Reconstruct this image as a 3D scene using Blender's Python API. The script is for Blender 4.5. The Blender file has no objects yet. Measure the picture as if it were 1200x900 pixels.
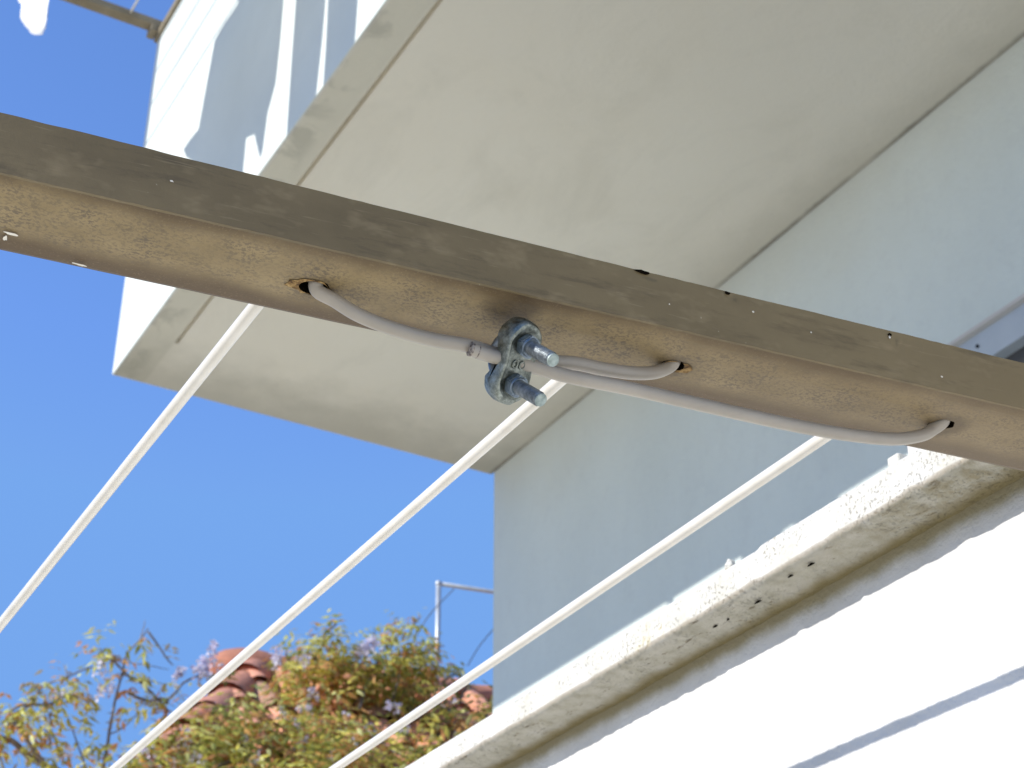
import bpy, bmesh, math, random
from mathutils import Vector, Matrix, noise, Quaternion
R = math.radians
sc = bpy.context.scene
COL = sc.collection
GROUND = 4.5          # the eye is this high above the ground
rnd = random.Random(11)

# ------------------------------------------------------------------ camera geometry
F = 2035.0; PITCH = R(30.5); YAW = R(29.8)
def ray(u, v):
    x = u-600; y = 450-v
    fw = F*math.cos(PITCH)-y*math.sin(PITCH); up = F*math.sin(PITCH)+y*math.cos(PITCH)
    return Vector((fw*math.sin(YAW)+x*math.cos(YAW), fw*math.cos(YAW)-x*math.sin(YAW), up))/F
def on(u, v, axis, val):
    r = ray(u, v); return r*(val/r[axis])

# ------------------------------------------------------------------ object helpers
def tag(o, label=None, cat=None, group=None, kind=None):
    if label: o['label'] = label
    if cat: o['category'] = cat
    if group: o['group'] = group
    if kind: o['kind'] = kind
    return o
def empty(name, loc, label, cat, group=None):
    o = bpy.data.objects.new(name, None); COL.objects.link(o); o.location = loc
    o.empty_display_size = .05
    return tag(o, label, cat, group)
def link(name, me, mat, parent=None, smooth=False):
    o = bpy.data.objects.new(name, me); COL.objects.link(o)
    for m in (mat if isinstance(mat, (list, tuple)) else [mat]): me.materials.append(m)
    if smooth:
        me.polygons.foreach_set('use_smooth', [True]*len(me.polygons))
    if parent:
        o.parent = parent
        base = Vector(parent.location)
        if parent.parent: base = base+Vector(parent.parent.location)
        o.location = -base if parent.type == 'EMPTY' else Vector((0, 0, 0))
    return o
def from_bm(name, bm, mat, parent=None, smooth=False):
    me = bpy.data.meshes.new(name); bm.normal_update(); bm.to_mesh(me); bm.free()
    return link(name, me, mat, parent, smooth)
def from_py(name, vs, fs, mat, parent=None, smooth=False):
    me = bpy.data.meshes.new(name); me.from_pydata([tuple(v) for v in vs], [], fs); me.update()
    return link(name, me, mat, parent, smooth)
def box(bm, a, b, bev=0.0):
    r = bmesh.ops.create_cube(bm, size=1)
    vs = r['verts']
    for v in vs:
        v.co = Vector([(a[i]+b[i])/2+v.co[i]*(b[i]-a[i]) for i in range(3)])
    if bev:
        es = list({e for v in vs for e in v.link_edges})
        bmesh.ops.bevel(bm, geom=es, offset=bev, segments=2, affect='EDGES', profile=.6)
def spline(pts, n=8):
    P = [Vector(p) for p in pts]
    if len(P) < 3: return P
    P = [P[0]*2-P[1]]+P+[P[-1]*2-P[-2]]
    out = []
    for i in range(1, len(P)-2):
        for k in range(n):
            t = k/n; a, b, c, d = P[i-1], P[i], P[i+1], P[i+2]
            out.append(.5*((2*b)+(c-a)*t+(2*a-5*b+4*c-d)*t*t+(-a+3*b-3*c+d)*t*t*t))
    out.append(P[-2]); return out
def tube(pts, r, n=10, cap=True):
    """returns verts, faces of a tube along pts; r number or list"""
    vs, fs = [], []
    m = len(pts); R_ = r if isinstance(r, (list, tuple)) else [r]*m
    t = (pts[1]-pts[0]).normalized()
    a = t.orthogonal().normalized()
    for i, p in enumerate(pts):
        t2 = (pts[min(i+1, m-1)]-pts[max(i-1, 0)]).normalized()
        a = t.rotation_difference(t2) @ a; t = t2
        a = (a-t*a.dot(t)).normalized(); b = t.cross(a)
        for k in range(n):
            q = 2*math.pi*k/n
            vs.append(p+(a*math.cos(q)+b*math.sin(q))*R_[i])
    for i in range(m-1):
        for k in range(n):
            k2 = (k+1) % n
            fs.append((i*n+k, i*n+k2, (i+1)*n+k2, (i+1)*n+k))
    if cap:
        fs.append(tuple(range(n))[::-1]); fs.append(tuple(range((m-1)*n, m*n)))
    return vs, fs
class Bag:
    def __init__(s): s.v = []; s.f = []; s.c = []
    def add(s, vf, col=None):
        o = len(s.v); s.v += list(vf[0]); s.f += [tuple(i+o for i in f) for f in vf[1]]
        if col is not None: s.c += [col]*len(vf[1])
    def build(s, name, mat, parent=None, smooth=False):
        ob = from_py(name, s.v, s.f, mat, parent, smooth)
        if s.c:
            me = ob.data
            at = me.color_attributes.new('tint', 'FLOAT_COLOR', 'CORNER')
            vals = []
            for p in me.polygons:
                vals += (list(s.c[p.index])+[1.0])*p.loop_total
            at.data.foreach_set('color', vals)
        return ob
def grid(fn, nu, nv):
    vs = [fn(i/nu, j/nv) for i in range(nu+1) for j in range(nv+1)]
    fs = [(i*(nv+1)+j, (i+1)*(nv+1)+j, (i+1)*(nv+1)+j+1, i*(nv+1)+j+1) for i in range(nu) for j in range(nv)]
    return vs, fs
def nz(x, y, z, s=1.0): return noise.noise(Vector((x*s, y*s, z*s)))

# ------------------------------------------------------------------ materials
class M:
    def __init__(s, name, rough=.6, metal=0.0, spec=.4):
        s.m = bpy.data.materials.new(name); s.m.use_nodes = True
        s.nt = s.m.node_tree; s.N = s.nt.nodes; s.L = s.nt.links
        s.b = s.N['Principled BSDF']
        s.b.inputs['Roughness'].default_value = rough
        s.b.inputs['Metallic'].default_value = metal
        s.b.inputs['Specular IOR Level'].default_value = spec
        s.tc = s.N.new('ShaderNodeTexCoord').outputs['Object']
    def mapping(s, scale=(1, 1, 1), src=None):
        n = s.N.new('ShaderNodeMapping'); n.inputs['Scale'].default_value = scale
        s.L.new(src or s.tc, n.inputs['Vector']); return n.outputs[0]
    def noise(s, scale, detail=5, rough=.55, vec=None, dist=0):
        n = s.N.new('ShaderNodeTexNoise'); n.inputs['Scale'].default_value = scale
        n.inputs['Detail'].default_value = detail; n.inputs['Roughness'].default_value = rough
        n.inputs['Distortion'].default_value = dist
        s.L.new(vec or s.tc, n.inputs['Vector']); return n.outputs['Fac']
    def vor(s, scale, vec=None):
        n = s.N.new('ShaderNodeTexVoronoi'); n.inputs['Scale'].default_value = scale
        s.L.new(vec or s.tc, n.inputs['Vector']); return n.outputs['Distance']
    def ramp(s, src, stops, interp='LINEAR'):
        n = s.N.new('ShaderNodeValToRGB'); n.color_ramp.interpolation = interp
        e = n.color_ramp.elements
        while len(e) < len(stops): e.new(.5)
        for el, (p, c) in zip(e, stops):
            el.position = p; el.color = (c, c, c, 1) if isinstance(c, (int, float)) else (*c, 1)
        s.L.new(src, n.inputs['Fac']); return n.outputs['Color']
    def mix(s, fac, a, b, mode='MIX'):
        n = s.N.new('ShaderNodeMix'); n.data_type = 'RGBA'; n.blend_type = mode
        for sock, v in ((n.inputs[0], fac), (n.inputs[6], a), (n.inputs[7], b)):
            if isinstance(v, (int, float)): sock.default_value = v
            elif isinstance(v, tuple): sock.default_value = (*v, 1)
            else: s.L.new(v, sock)
        return n.outputs[2]
    def math(s, op, a, b=0.0, clamp=False):
        n = s.N.new('ShaderNodeMath'); n.operation = op; n.use_clamp = clamp
        for i, v in enumerate((a, b)):
            if isinstance(v, (int, float)): n.inputs[i].default_value = v
            else: s.L.new(v, n.inputs[i])
        return n.outputs[0]
    def axis(s, i, src=None):
        n = s.N.new('ShaderNodeSeparateXYZ'); s.L.new(src or s.tc, n.inputs[0]); return n.outputs[i]
    def rng(s, src, a, b, c=0.0, d=1.0, smooth=True):
        n = s.N.new('ShaderNodeMapRange'); n.interpolation_type = 'SMOOTHSTEP' if smooth else 'LINEAR'
        for i, v in enumerate((a, b, c, d)): n.inputs[i+1].default_value = v
        s.L.new(src, n.inputs[0]); return n.outputs[0]
    def color(s, c):
        if isinstance(c, tuple): s.b.inputs['Base Color'].default_value = (*c, 1)
        else: s.L.new(c, s.b.inputs['Base Color'])
    def bump(s, h, strength=.3, dist=.002):
        n = s.N.new('ShaderNodeBump'); n.inputs['Strength'].default_value = strength
        n.inputs['Distance'].default_value = dist
        s.L.new(h, n.inputs['Height']); s.L.new(n.outputs[0], s.b.inputs['Normal'])

# painted soffit render, dirty along the drip edge
SOF_X = 1.206
m = M('soffit_paint', .9); base = m.ramp(m.noise(2.2, 6), [(.3, (.72, .66, .54)), (.7, (.80, .74, .62))])
x = m.axis(0); y = m.axis(1)
n1 = m.noise(9, 6, .6)
base = m.mix(m.ramp(m.noise(5, 7, .7, m.mapping((1, .5, 1)), .8), [(.50, 0.0), (.72, .36)]), base, (.58, .535, .435))
base = m.mix(m.ramp(m.noise(170, 3, .6), [(.68, 0.0), (.74, .35)]), base, (.40, .36, .29))
base = m.mix(m.ramp(m.noise(1.1, 5, .6), [(.42, 0.0), (.7, .4)]), base, (.62, .585, .50))
edge = m.math('MULTIPLY', m.rng(x, SOF_X, SOF_X-.012), m.rng(x, 1.108, 1.112))
base = m.mix(m.math('MULTIPLY', edge, .55), base, (.52, .49, .39))
st = m.ramp(m.noise(7, 5, .6, dist=.6), [(.49, 0.0), (.58, 1.0)])
st2 = m.math('MULTIPLY', m.math('MULTIPLY', st, edge), m.rng(x, 1.19, 1.15))
base = m.mix(m.math('MULTIPLY', st2, .42), base, (.30, .285, .23))
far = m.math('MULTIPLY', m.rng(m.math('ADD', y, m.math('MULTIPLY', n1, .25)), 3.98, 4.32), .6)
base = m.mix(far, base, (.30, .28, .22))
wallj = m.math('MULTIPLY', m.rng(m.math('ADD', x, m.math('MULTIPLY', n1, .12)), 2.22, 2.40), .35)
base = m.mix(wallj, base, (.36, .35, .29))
jn = m.math('MULTIPLY', m.rng(m.math('ADD', x, m.math('MULTIPLY', m.noise(30, 5, .7), .012)), 2.318, 2.330), m.ramp(m.noise(3.5, 4, .6), [(.35, .25), (.6, .8)]))  # stained joint at the wall, with corner occlusion painted in
base = m.mix(jn, base, (.22, .20, .16))
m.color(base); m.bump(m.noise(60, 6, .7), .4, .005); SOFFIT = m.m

m = M('shaded_wall_paint', .85)
w = m.ramp(m.noise(1.6, 6, .6, m.mapping((1, 1, .45))), [(.25, (.62, .675, .635)), (.75, (.73, .785, .74))])
w = m.mix(m.ramp(m.noise(5, 6, .65, m.mapping((1, 1.2, .6))), [(.55, 0.0), (.8, .22)]), w, (.48, .51, .50))
zj = m.math('MULTIPLY', m.rng(m.math('ADD', m.axis(2), m.math('MULTIPLY', m.noise(4, 4), .35)), 2.35, 2.75), .45)
w = m.mix(zj, w, (.58, .56, .46))
w = m.mix(m.ramp(m.noise(26, 6, .7), [(.50, 0.0), (.72, .2)]), w, (.54, .57, .55))
w = m.mix(m.ramp(m.noise(14, 5, .7, m.mapping((1, 1.2, .4))), [(.60, 0.0), (.80, .14)]), w, (.40, .42, .40))
m.color(w); m.bump(m.noise(70, 6, .65), .55, .005); WALL = m.m

m = M('white_render', .85)
w = m.ramp(m.noise(3, 5), [(.3, (.60, .63, .585)), (.7, (.67, .70, .65))])
m.color(w); m.bump(m.noise(110, 6, .65), .4, .0025); WHITE = m.m

# parapet wall outside our balcony: fine roughcast, olive stain right under the coping
m = M('roughcast_white', .9)
w = m.ramp(m.noise(14, 5), [(.3, (.60, .59, .56)), (.7, (.75, .74, .71))])
sp = m.ramp(m.noise(160, 3, .6), [(.70, 0.0), (.76, .5)])
w = m.mix(m.math('MULTIPLY', sp, m.ramp(m.noise(9, 3), [(.52, 0.0), (.62, 1.0)])), w, (.55, .40, .33))
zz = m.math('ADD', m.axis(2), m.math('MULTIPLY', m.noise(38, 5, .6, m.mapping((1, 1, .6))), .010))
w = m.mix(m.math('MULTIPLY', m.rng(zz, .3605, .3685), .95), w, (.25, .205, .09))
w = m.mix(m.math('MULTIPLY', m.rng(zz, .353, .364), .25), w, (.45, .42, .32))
m.color(w); m.bump(m.noise(420, 4, .6), .8, .0012); ROUGH = m.m

m = M('weathered_coping', .9)
w = m.ramp(m.noise(30, 6, .6), [(.3, (.60, .57, .48)), (.7, (.74, .72, .66))])
pit = m.ramp(m.noise(480, 6, .75), [(.56, 0.0), (.61, 1.0)])
patch = m.ramp(m.noise(34, 4, .6), [(.44, 0.15), (.60, 1.0)])
w = m.mix(m.math('MULTIPLY', m.math('MULTIPLY', pit, patch), .62), w, (.30, .23, .12))
yel = m.math('MULTIPLY', m.ramp(m.noise(120, 5, .7), [(.52, 0.0), (.62, 1.0)]), m.ramp(m.noise(22, 3), [(.55, 0.0), (.62, 1.0)]))
w = m.mix(m.math('MULTIPLY', yel, .55), w, (.62, .52, .28))
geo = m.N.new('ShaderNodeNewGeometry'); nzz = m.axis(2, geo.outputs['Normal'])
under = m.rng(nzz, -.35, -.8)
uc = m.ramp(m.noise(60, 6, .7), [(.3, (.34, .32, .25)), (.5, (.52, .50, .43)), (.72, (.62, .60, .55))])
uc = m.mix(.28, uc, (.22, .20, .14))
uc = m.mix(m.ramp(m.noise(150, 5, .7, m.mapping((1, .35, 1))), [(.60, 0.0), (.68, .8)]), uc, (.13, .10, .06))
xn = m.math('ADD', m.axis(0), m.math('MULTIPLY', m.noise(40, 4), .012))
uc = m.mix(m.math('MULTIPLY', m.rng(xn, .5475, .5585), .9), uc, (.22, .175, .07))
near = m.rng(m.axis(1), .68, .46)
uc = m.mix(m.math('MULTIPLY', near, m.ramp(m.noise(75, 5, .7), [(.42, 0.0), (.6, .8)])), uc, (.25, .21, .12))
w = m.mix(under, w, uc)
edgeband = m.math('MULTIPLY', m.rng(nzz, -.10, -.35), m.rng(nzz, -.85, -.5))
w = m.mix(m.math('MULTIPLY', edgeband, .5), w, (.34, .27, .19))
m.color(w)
hh = m.math('SUBTRACT', m.noise(300, 6, .7), m.math('MULTIPLY', m.math('MULTIPLY', pit, patch), .6))
m.bump(hh, .8, .0012); COPING = m.m

# beam: oxidised bronze-brown paint
def beam_mat(name, speck):
    m = M(name, .5, 0.0, .45)
    if speck:
        b = m.ramp(m.noise(55, 5), [(.3, (.205, .148, .066)), (.7, (.295, .220, .108))])
        # rounded shading painted across the strip: bright middle, dark borders
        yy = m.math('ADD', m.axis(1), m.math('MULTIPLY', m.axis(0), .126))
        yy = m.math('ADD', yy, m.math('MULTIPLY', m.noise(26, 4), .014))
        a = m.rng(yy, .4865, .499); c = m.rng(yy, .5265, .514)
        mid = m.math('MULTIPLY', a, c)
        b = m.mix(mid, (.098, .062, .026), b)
        s1 = m.ramp(m.noise(900, 6, .7, m.mapping((.75, 1, 1))), [(.49, 0.0), (.56, 1.0)])
        s1 = m.math('MULTIPLY', s1, m.ramp(m.noise(70, 4, .6), [(.35, .25), (.62, 1.0)]))
        b = m.mix(m.math('MULTIPLY', m.math('MULTIPLY', s1, mid), .75), b, (.088, .066, .046))
        s2 = m.ramp(m.noise(1200, 4, .6), [(.58, 0.0), (.66, 1.0)])
        b = m.mix(m.math('MULTIPLY', s2, .2), b, (.38, .29, .16))
        b = m.mix(m.ramp(m.noise(130, 4, .7), [(.68, 0.0), (.72, .7)]), b, (.10, .07, .045))
        right = m.rng(m.axis(0), .25, .50)
        b = m.mix(m.math('MULTIPLY', right, .35), b, (.25, .192, .122))
        # darker brown round each hole and under the clip
        for (hx, hy, rr) in ((.194, .479, .014), (.335, .461, .014), (.456, .445, .016), (.262, .458, .017)):
            d = m.N.new('ShaderNodeVectorMath'); d.operation = 'DISTANCE'; m.L.new(m.tc, d.inputs[0])
            d.inputs[1].default_value = (hx, hy, .342)
            f = m.rng(m.math('ADD', d.outputs['Value'], m.math('MULTIPLY', m.noise(90, 3), .008)), rr, rr*.35+.003)
            b = m.mix(m.math('MULTIPLY', f, .6), b, (.065, .043, .022))
    else:
        b = m.ramp(m.noise(16, 6, .6, m.mapping((1, 1, 2))), [(.3, (.112, .083, .038)), (.7, (.172, .130, .064))])
        b = m.mix(m.math('MULTIPLY', m.rng(m.axis(0), .25, .55), .6), b, (.225, .168, .085))
        b = m.mix(m.ramp(m.noise(300, 2, .5), [(.76, 0.0), (.79, .7)]), b, (.42, .38, .28))
        b = m.mix(m.ramp(m.noise(95, 3, .7, m.mapping((.5, 1, 1))), [(.56, 0.0), (.74, .5)]), b, (.26, .20, .11))
        b = m.mix(m.ramp(m.noise(60, 6, .75, m.mapping((.35, 1, 2.4))), [(.54, 0.0), (.66, .45)]), b, (.060, .044, .022))
        b = m.mix(m.ramp(m.noise(260, 3, .7, m.mapping((.12, .12, 3))), [(.64, 0.0), (.70, .3)]), b, (.30, .24, .14))
    m.color(b); m.b.inputs['Roughness'].default_value = .55
    m.bump(m.noise(700, 4, .6), .25, .0004)
    return m.m
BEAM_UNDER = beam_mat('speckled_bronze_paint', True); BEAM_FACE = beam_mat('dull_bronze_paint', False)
m = M('hole_inside', 1.0, 0, 0); m.color(m.ramp(m.noise(300), [(.3, (.004, .003, .002)), (.7, (.012, .009, .006))])); DARK = m.m
m = M('rusty_rim', .9); m.color(m.ramp(m.noise(420, 5, .7), [(.35, (.05, .025, .01)), (.5, (.22, .13, .045)), (.7, (.48, .34, .15))])); RUST = m.m
m = M('bare_paint_chip', .8); m.color(m.ramp(m.noise(500), [(.3, (.62, .58, .48)), (.7, (.80, .77, .70))])); CHIP = m.m

m = M('white_pvc_cord', .28, 0, .5)
w = m.ramp(m.noise(60, 4), [(.3, (.68, .64, .56)), (.7, (.77, .73, .66))])
w = m.mix(m.ramp(m.noise(90, 4, .6), [(.62, 0.0), (.80, .25)]), w, (.45, .36, .26))
m.color(w); PVC = m.m
m = M('shaded_pvc_loop', .33, 0, .5)  # darker copy of the white cord, shade under the bar put into its colour
w = m.ramp(m.noise(45, 4), [(.3, (.33, .295, .245)), (.7, (.40, .36, .305))])
w = m.mix(m.ramp(m.noise(500, 4, .7), [(.68, 0.0), (.75, .4)]), w, (.35, .28, .20))
m.color(w); m.bump(m.noise(250, 4), .15, .0003); PVC_SHADED = m.m
m = M('cut_cord_end', .8); m.color(m.ramp(m.noise(900), [(.4, (.10, .08, .07)), (.6, (.36, .32, .28))])); CUT = m.m

def steel(name, c1, c2, rough):
    m = M(name, rough, 1.0)
    w = m.ramp(m.noise(320, 6, .7), [(.35, c1), (.62, c2)])
    m.color(w)
    m.L.new(m.rng(m.noise(500, 4), .3, .7, rough-.1, rough+.2), m.b.inputs['Roughness'])
    m.bump(m.noise(900, 4, .7), .5, .0004); return m
CAST = steel('cast_zinc', (.12, .135, .12), (.38, .41, .37), .48).m
BOLT = steel('galvanised_steel', (.13, .145, .155), (.30, .33, .35), .45).m
NUT = steel('blued_nut_steel', (.10, .13, .16), (.26, .31, .36), .38).m
TIP = steel('bright_cut_steel', (.30, .36, .34), (.42, .48, .46), .6).m

m = M('galvanised_pipe', .5, .6); m.color(m.ramp(m.noise(30), [(.3, (.45, .48, .50)), (.7, (.60, .63, .65))])); PIPE = m.m
m = M('dark_wire', .7); m.color(m.ramp(m.noise(30), [(.3, (.10, .11, .14)), (.7, (.16, .17, .20))])); WIRE = m.m
m = M('brown_handrail', .6); m.color(m.ramp(m.noise(20), [(.3, (.17, .14, .09)), (.7, (.25, .21, .14))])); RAIL = m.m
m = M('laundry_cotton', .95)
w = m.mix(m.ramp(m.noise(26, 3, .6), [(.60, 0.0), (.70, .5)]), (.84, .85, .88), (.42, .46, .50))
m.color(w); m.bump(m.noise(90, 4), .4, .003)
m.b.inputs['Subsurface Weight'].default_value = 0.0; CLOTH = m.m
m = M('dark_laundry_cotton', .95); m.color(m.ramp(m.noise(20), [(.3, (.20, .24, .32)), (.7, (.26, .30, .38))])); CLOTH2 = m.m

# terracotta with tinted tiles
m = M('terracotta', .9)
a = m.N.new('ShaderNodeVertexColor'); a.layer_name = 'tint'
w = m.mix(1.0, a.outputs['Color'], m.ramp(m.noise(14, 6, .65), [(.3, .72), (.7, 1.1)]), 'MULTIPLY')
w = m.mix(m.ramp(m.noise(9, 5, .7), [(.60, 0.0), (.70, .6)]), w, (.17, .13, .09))
m.color(w); m.bump(m.noise(40, 5), .4, .01); TERRA = m.m
def leafmat(name, trans):
    m = M(name, .55, 0, .35)
    a = m.N.new('ShaderNodeVertexColor'); a.layer_name = 'tint'
    w = m.mix(1.0, a.outputs['Color'], m.ramp(m.noise(40, 3), [(.3, .8), (.7, 1.15)]), 'MULTIPLY')
    m.color(w)
    t = m.N.new('ShaderNodeBsdfTranslucent'); m.L.new(w, t.inputs['Color'])
    mx = m.N.new('ShaderNodeMixShader'); mx.inputs[0].default_value = trans
    m.L.new(m.b.outputs[0], mx.inputs[1]); m.L.new(t.outputs[0], mx.inputs[2])
    m.L.new(mx.outputs[0], m.N['Material Output'].inputs['Surface']); return m.m
LEAF = leafmat('vine_leaf', .45); PETAL = leafmat('wisteria_petal', .3)
m = M('vine_bark', .9); m.color(m.ramp(m.noise(40, 5), [(.3, (.16, .13, .11)), (.7, (.32, .27, .23))])); BARK = m.m
m = M('pale_plaster', .9); m.color(m.ramp(m.noise(2, 6), [(.3, (.62, .57, .48)), (.7, (.70, .66, .58))])); PLASTER = m.m
m = M('pale_paving', .9)
w = m.ramp(m.noise(.6, 8, .6), [(.3, (.70, .62, .47)), (.7, (.78, .70, .55))]); m.color(w); m.bump(m.noise(8, 6), .3, .02); PAVE = m.m
m = M('window_frame_paint', .5); m.color(m.ramp(m.noise(8), [(.3, (.42, .47, .51)), (.7, (.50, .55, .59))])); WFRAME = m.m
m = M('lintel_render', .85); m.color(m.ramp(m.noise(12), [(.3, (.56, .53, .49)), (.7, (.64, .61, .57))])); LINTEL = m.m
m = M('window_glass', .12, 0, .5); m.color(m.ramp(m.noise(3), [(.3, (.07, .068, .066)), (.7, (.10, .098, .095))])); GLASS = m.m

# ------------------------------------------------------------------ ground
vs, fs = grid(lambda a, b: Vector((-600+1200*a, -600+1200*b, -GROUND)), 12, 12)
tag(from_py('ground', vs, fs, PAVE), 'pale paved ground below the houses', kind='structure')

# ------------------------------------------------------------------ the house with the upper balcony
house = empty('house', (2.33, 4.18, -GROUND), 'pale rendered house with shaded wall and an overhanging upper balcony', 'house')
XW = 2.33
bm = bmesh.new()
WY0, WY1, WZ0, WZ1 = -1.2, 2.36, -.62, 1.915           # window opening
box(bm, (XW, WY1, -GROUND), (XW+.26, 4.18, 7.2)); box(bm, (XW, -6, -GROUND), (XW+.26, WY0, 7.2))
box(bm, (XW, WY0+.0001, WZ1), (XW+.26, WY1-.0001, 7.2)); box(bm, (XW, WY0+.0001, -GROUND), (XW+.26, WY1-.0001, WZ0))
box(bm, (XW+.26, 3.92, -GROUND), (9, 4.18, 7.2)); box(bm, (XW+.26, -6, -GROUND), (9, -5.74, 7.2))
from_bm('wall', bm, WALL, house)
bm = bmesh.new(); box(bm, (XW-.25, -6.3, 7.2), (9.3, 4.45, 7.42), .02); from_bm('roof', bm, PLASTER, house)
# window: reveal, frame, glass, tiny screw
wf = bmesh.new()
fx = XW+.010
box(wf, (fx, WY0+.01, 1.838), (fx+.05, WY1-.01, 1.913)); box(wf, (fx, WY1-.085, WZ0+.01), (fx+.05, WY1-.01, 1.8379))
box(wf, (fx, WY0+.01, WZ0+.01), (fx+.05, WY0+.085, 1.8379)); box(wf, (fx+.004, .55, WZ0+.01), (fx+.046, .62, 1.8379))
win = from_bm('window', wf, WFRAME, house)
bm = bmesh.new(); box(bm, (fx+.03, WY0+.08, WZ0+.02), (fx+.036, WY1-.08, 1.845)); g = from_bm('pane', bm, GLASS, win)
bm = bmesh.new()
r = bmesh.ops.create_cone(bm, cap_ends=True, segments=12, radius1=.004, radius2=.003, depth=.006,
    matrix=Matrix.Translation(on(1146, 406, 0, fx))@Matrix.Rotation(R(90), 4, 'Y'))
from_bm('screw', bm, DARK, win)
# thin lintel trim: underside band seen above the frame
bm = bmesh.new(); box(bm, (XW-.006, WY0, 1.907), (XW+.0095, WY1-.02, 1.9145)); from_bm('lintel', bm, LINTEL, house)

# balcony slab with a drip groove, far end at y=4.2
YB = 4.20; XB = 1.113; ZS = 2.5
def slab():
    # cross-section in x,z swept along y; groove stops 25 cm short of the far end
    g0, g1, gd = SOF_X-.008, SOF_X+.008, .014
    bm = bmesh.new()
    ys = [-5.5, YB-.25, YB]
    box(bm, (XB, ys[0], ZS), (g0, ys[1], ZS+gd)); box(bm, (g1, ys[0], ZS), (XW-.0005, ys[1], ZS+gd))
    box(bm, (XB, ys[1], ZS), (XW-.0005, ys[2], ZS+gd)); box(bm, (XB, ys[0], ZS+gd), (XW-.0005, ys[2], ZS+.2))
    bmesh.ops.remove_doubles(bm, verts=bm.verts, dist=1e-5)
    return bm
# built as one clean mesh: grid of the underside with groove plus the upper body
def slab_mesh():
    xs = [XB]+[XB+.004]+[SOF_X-.006, SOF_X-.005, SOF_X+.005, SOF_X+.006]+[SOF_X+.02+(XW-.0005-SOF_X-.02)*i/20 for i in range(21)]
    ys = [-5.5, -3, -1]+[i*.1 for i in range(0, 40)]+[3.945, 3.95, 4.0, 4.1, 4.19, YB]
    def z(x, y):
        d = .014 if (abs(x-SOF_X) <= .0051 and y <= 3.946) else 0
        return ZS+d+.0012*nz(x, y, 1.3, 5)+(.003 if (x < XB+.002 or y > YB-.001) else 0)
    vs = []; fs = []
    nx, ny = len(xs), len(ys)
    for x in xs:
        for y in ys: vs.append((x, y, z(x, y)))
    for i in range(nx-1):
        for j in range(ny-1): fs.append((i*ny+j, i*ny+j+1, (i+1)*ny+j+1, (i+1)*ny+j))
    o = len(vs)                                  # top ring
    for x in xs:
        for y in ys: vs.append((x, y, ZS+.2))
    for i in range(nx-1):
        for j in range(ny-1): fs.append((o+i*ny+j, o+(i+1)*ny+j, o+(i+1)*ny+j+1, o+i*ny+j+1))
    for j in range(ny-1):
        fs.append((j, o+j, o+j+1, j+1)); k = (nx-1)*ny; fs.append((k+j, k+j+1, o+k+j+1, o+k+j))
    for i in range(nx-1):
        fs.append((i*ny, (i+1)*ny, o+(i+1)*ny, o+i*ny)); k = ny-1; fs.append((i*ny+k, o+i*ny+k, o+(i+1)*ny+k, (i+1)*ny+k))
    return vs, fs
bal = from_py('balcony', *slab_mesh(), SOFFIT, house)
bm = bmesh.new()
# parapet stands proud of the slab by 3 mm so its white face hides the slab front
box(bm, (XB-.003, -5.5, ZS+.004), (XB-.0001, YB+.003, ZS+.2))
box(bm, (XB-.003, -5.5, ZS+.2002), (XB+.12, YB+.003, 3.735))
box(bm, (XB+.12, YB-.10, ZS+.2002), (XW-.001, YB+.003, 3.735))
box(bm, (XB, YB+.0001, ZS+.004), (XW-.001, YB+.003, ZS+.2))
par = from_bm('parapet', bm, WHITE, bal)
bm = bmesh.new(); box(bm, (XB-.014, -5.5, 3.7352), (XB+.135, YB+.015, 3.766), .006)
from_bm('handrail', bm, RAIL, bal)

# ------------------------------------------------------------------ upper drying rack: arm, lines, laundry
arm = empty('drying_rack_arm', (1.1, 4.19, 3.78), 'brown metal drying rack arm jutting from the upper balcony corner against the sky', 'rack arm')
bm = bmesh.new(); box(bm, (.15, 4.172, 3.772), (1.25, 4.212, 3.797), .002); from_bm('bar', bm, RAIL, arm)
bm = bmesh.new(); box(bm, (1.075, 4.168, 3.745), (1.098, 4.216, 3.771), .003); from_bm('bracket', bm, RAIL, arm)
arm2 = empty('drying_rack_arm', (1.1, .6, 3.78), 'brown metal drying rack arm at the near end of the upper balcony', 'rack arm')
bm = bmesh.new(); box(bm, (.15, .58, 3.772), (1.25, .62, 3.797), .002); from_bm('bar', bm, RAIL, arm2)
for i, (x, lab) in enumerate(((1.005, 'thin upper clothesline nearest the balcony parapet'), (.80, 'second thin upper clothesline out from the parapet'),
                              (.594, 'third thin upper clothesline carrying the white laundry'), (.35, 'outermost thin empty upper clothesline'))):
    p = [Vector((x, .6, 3.785)), Vector((x, 2.4, 3.765)), Vector((x, 4.19, 3.785))]
    o = from_py('upper_clothesline', *tube(spline(p, 8), 0.0036, 6), PVC, None, True)
    tag(o, lab, 'clothesline', 'thin clotheslines of the upper rack')

def laundry(name, label, poly, x, mat, fold=.012, group=None):
    bm = bmesh.new()
    vs = [bm.verts.new((x, y, z)) for y, z in poly]
    bm.faces.new(vs)
    bmesh.ops.triangulate(bm, faces=bm.faces[:])
    for _ in range(4):
        es = [e for e in bm.edges if e.calc_length() > .05]
        if not es: break
        bmesh.ops.subdivide_edges(bm, edges=es, cuts=1); bmesh.ops.triangulate(bm, faces=bm.faces[:])
    for v in bm.verts:
        v.co.x += fold*math.sin(v.co.y*34+nz(v.co.y, v.co.z, 0, 3)*3)*min(1, (3.79-v.co.z)*3)+.01*nz(v.co.y, v.co.z, 5, 6)
    o = from_bm(name, bm, mat, None, True)
    s = o.modifiers.new('thick', 'SOLIDIFY'); s.thickness = .003; s.offset = 0
    return tag(o, label, 'laundry', group)
X2 = .594
def yz(u, v, x=X2):
    p = on(u, v, 0, x); return (p.y, p.z)
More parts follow.
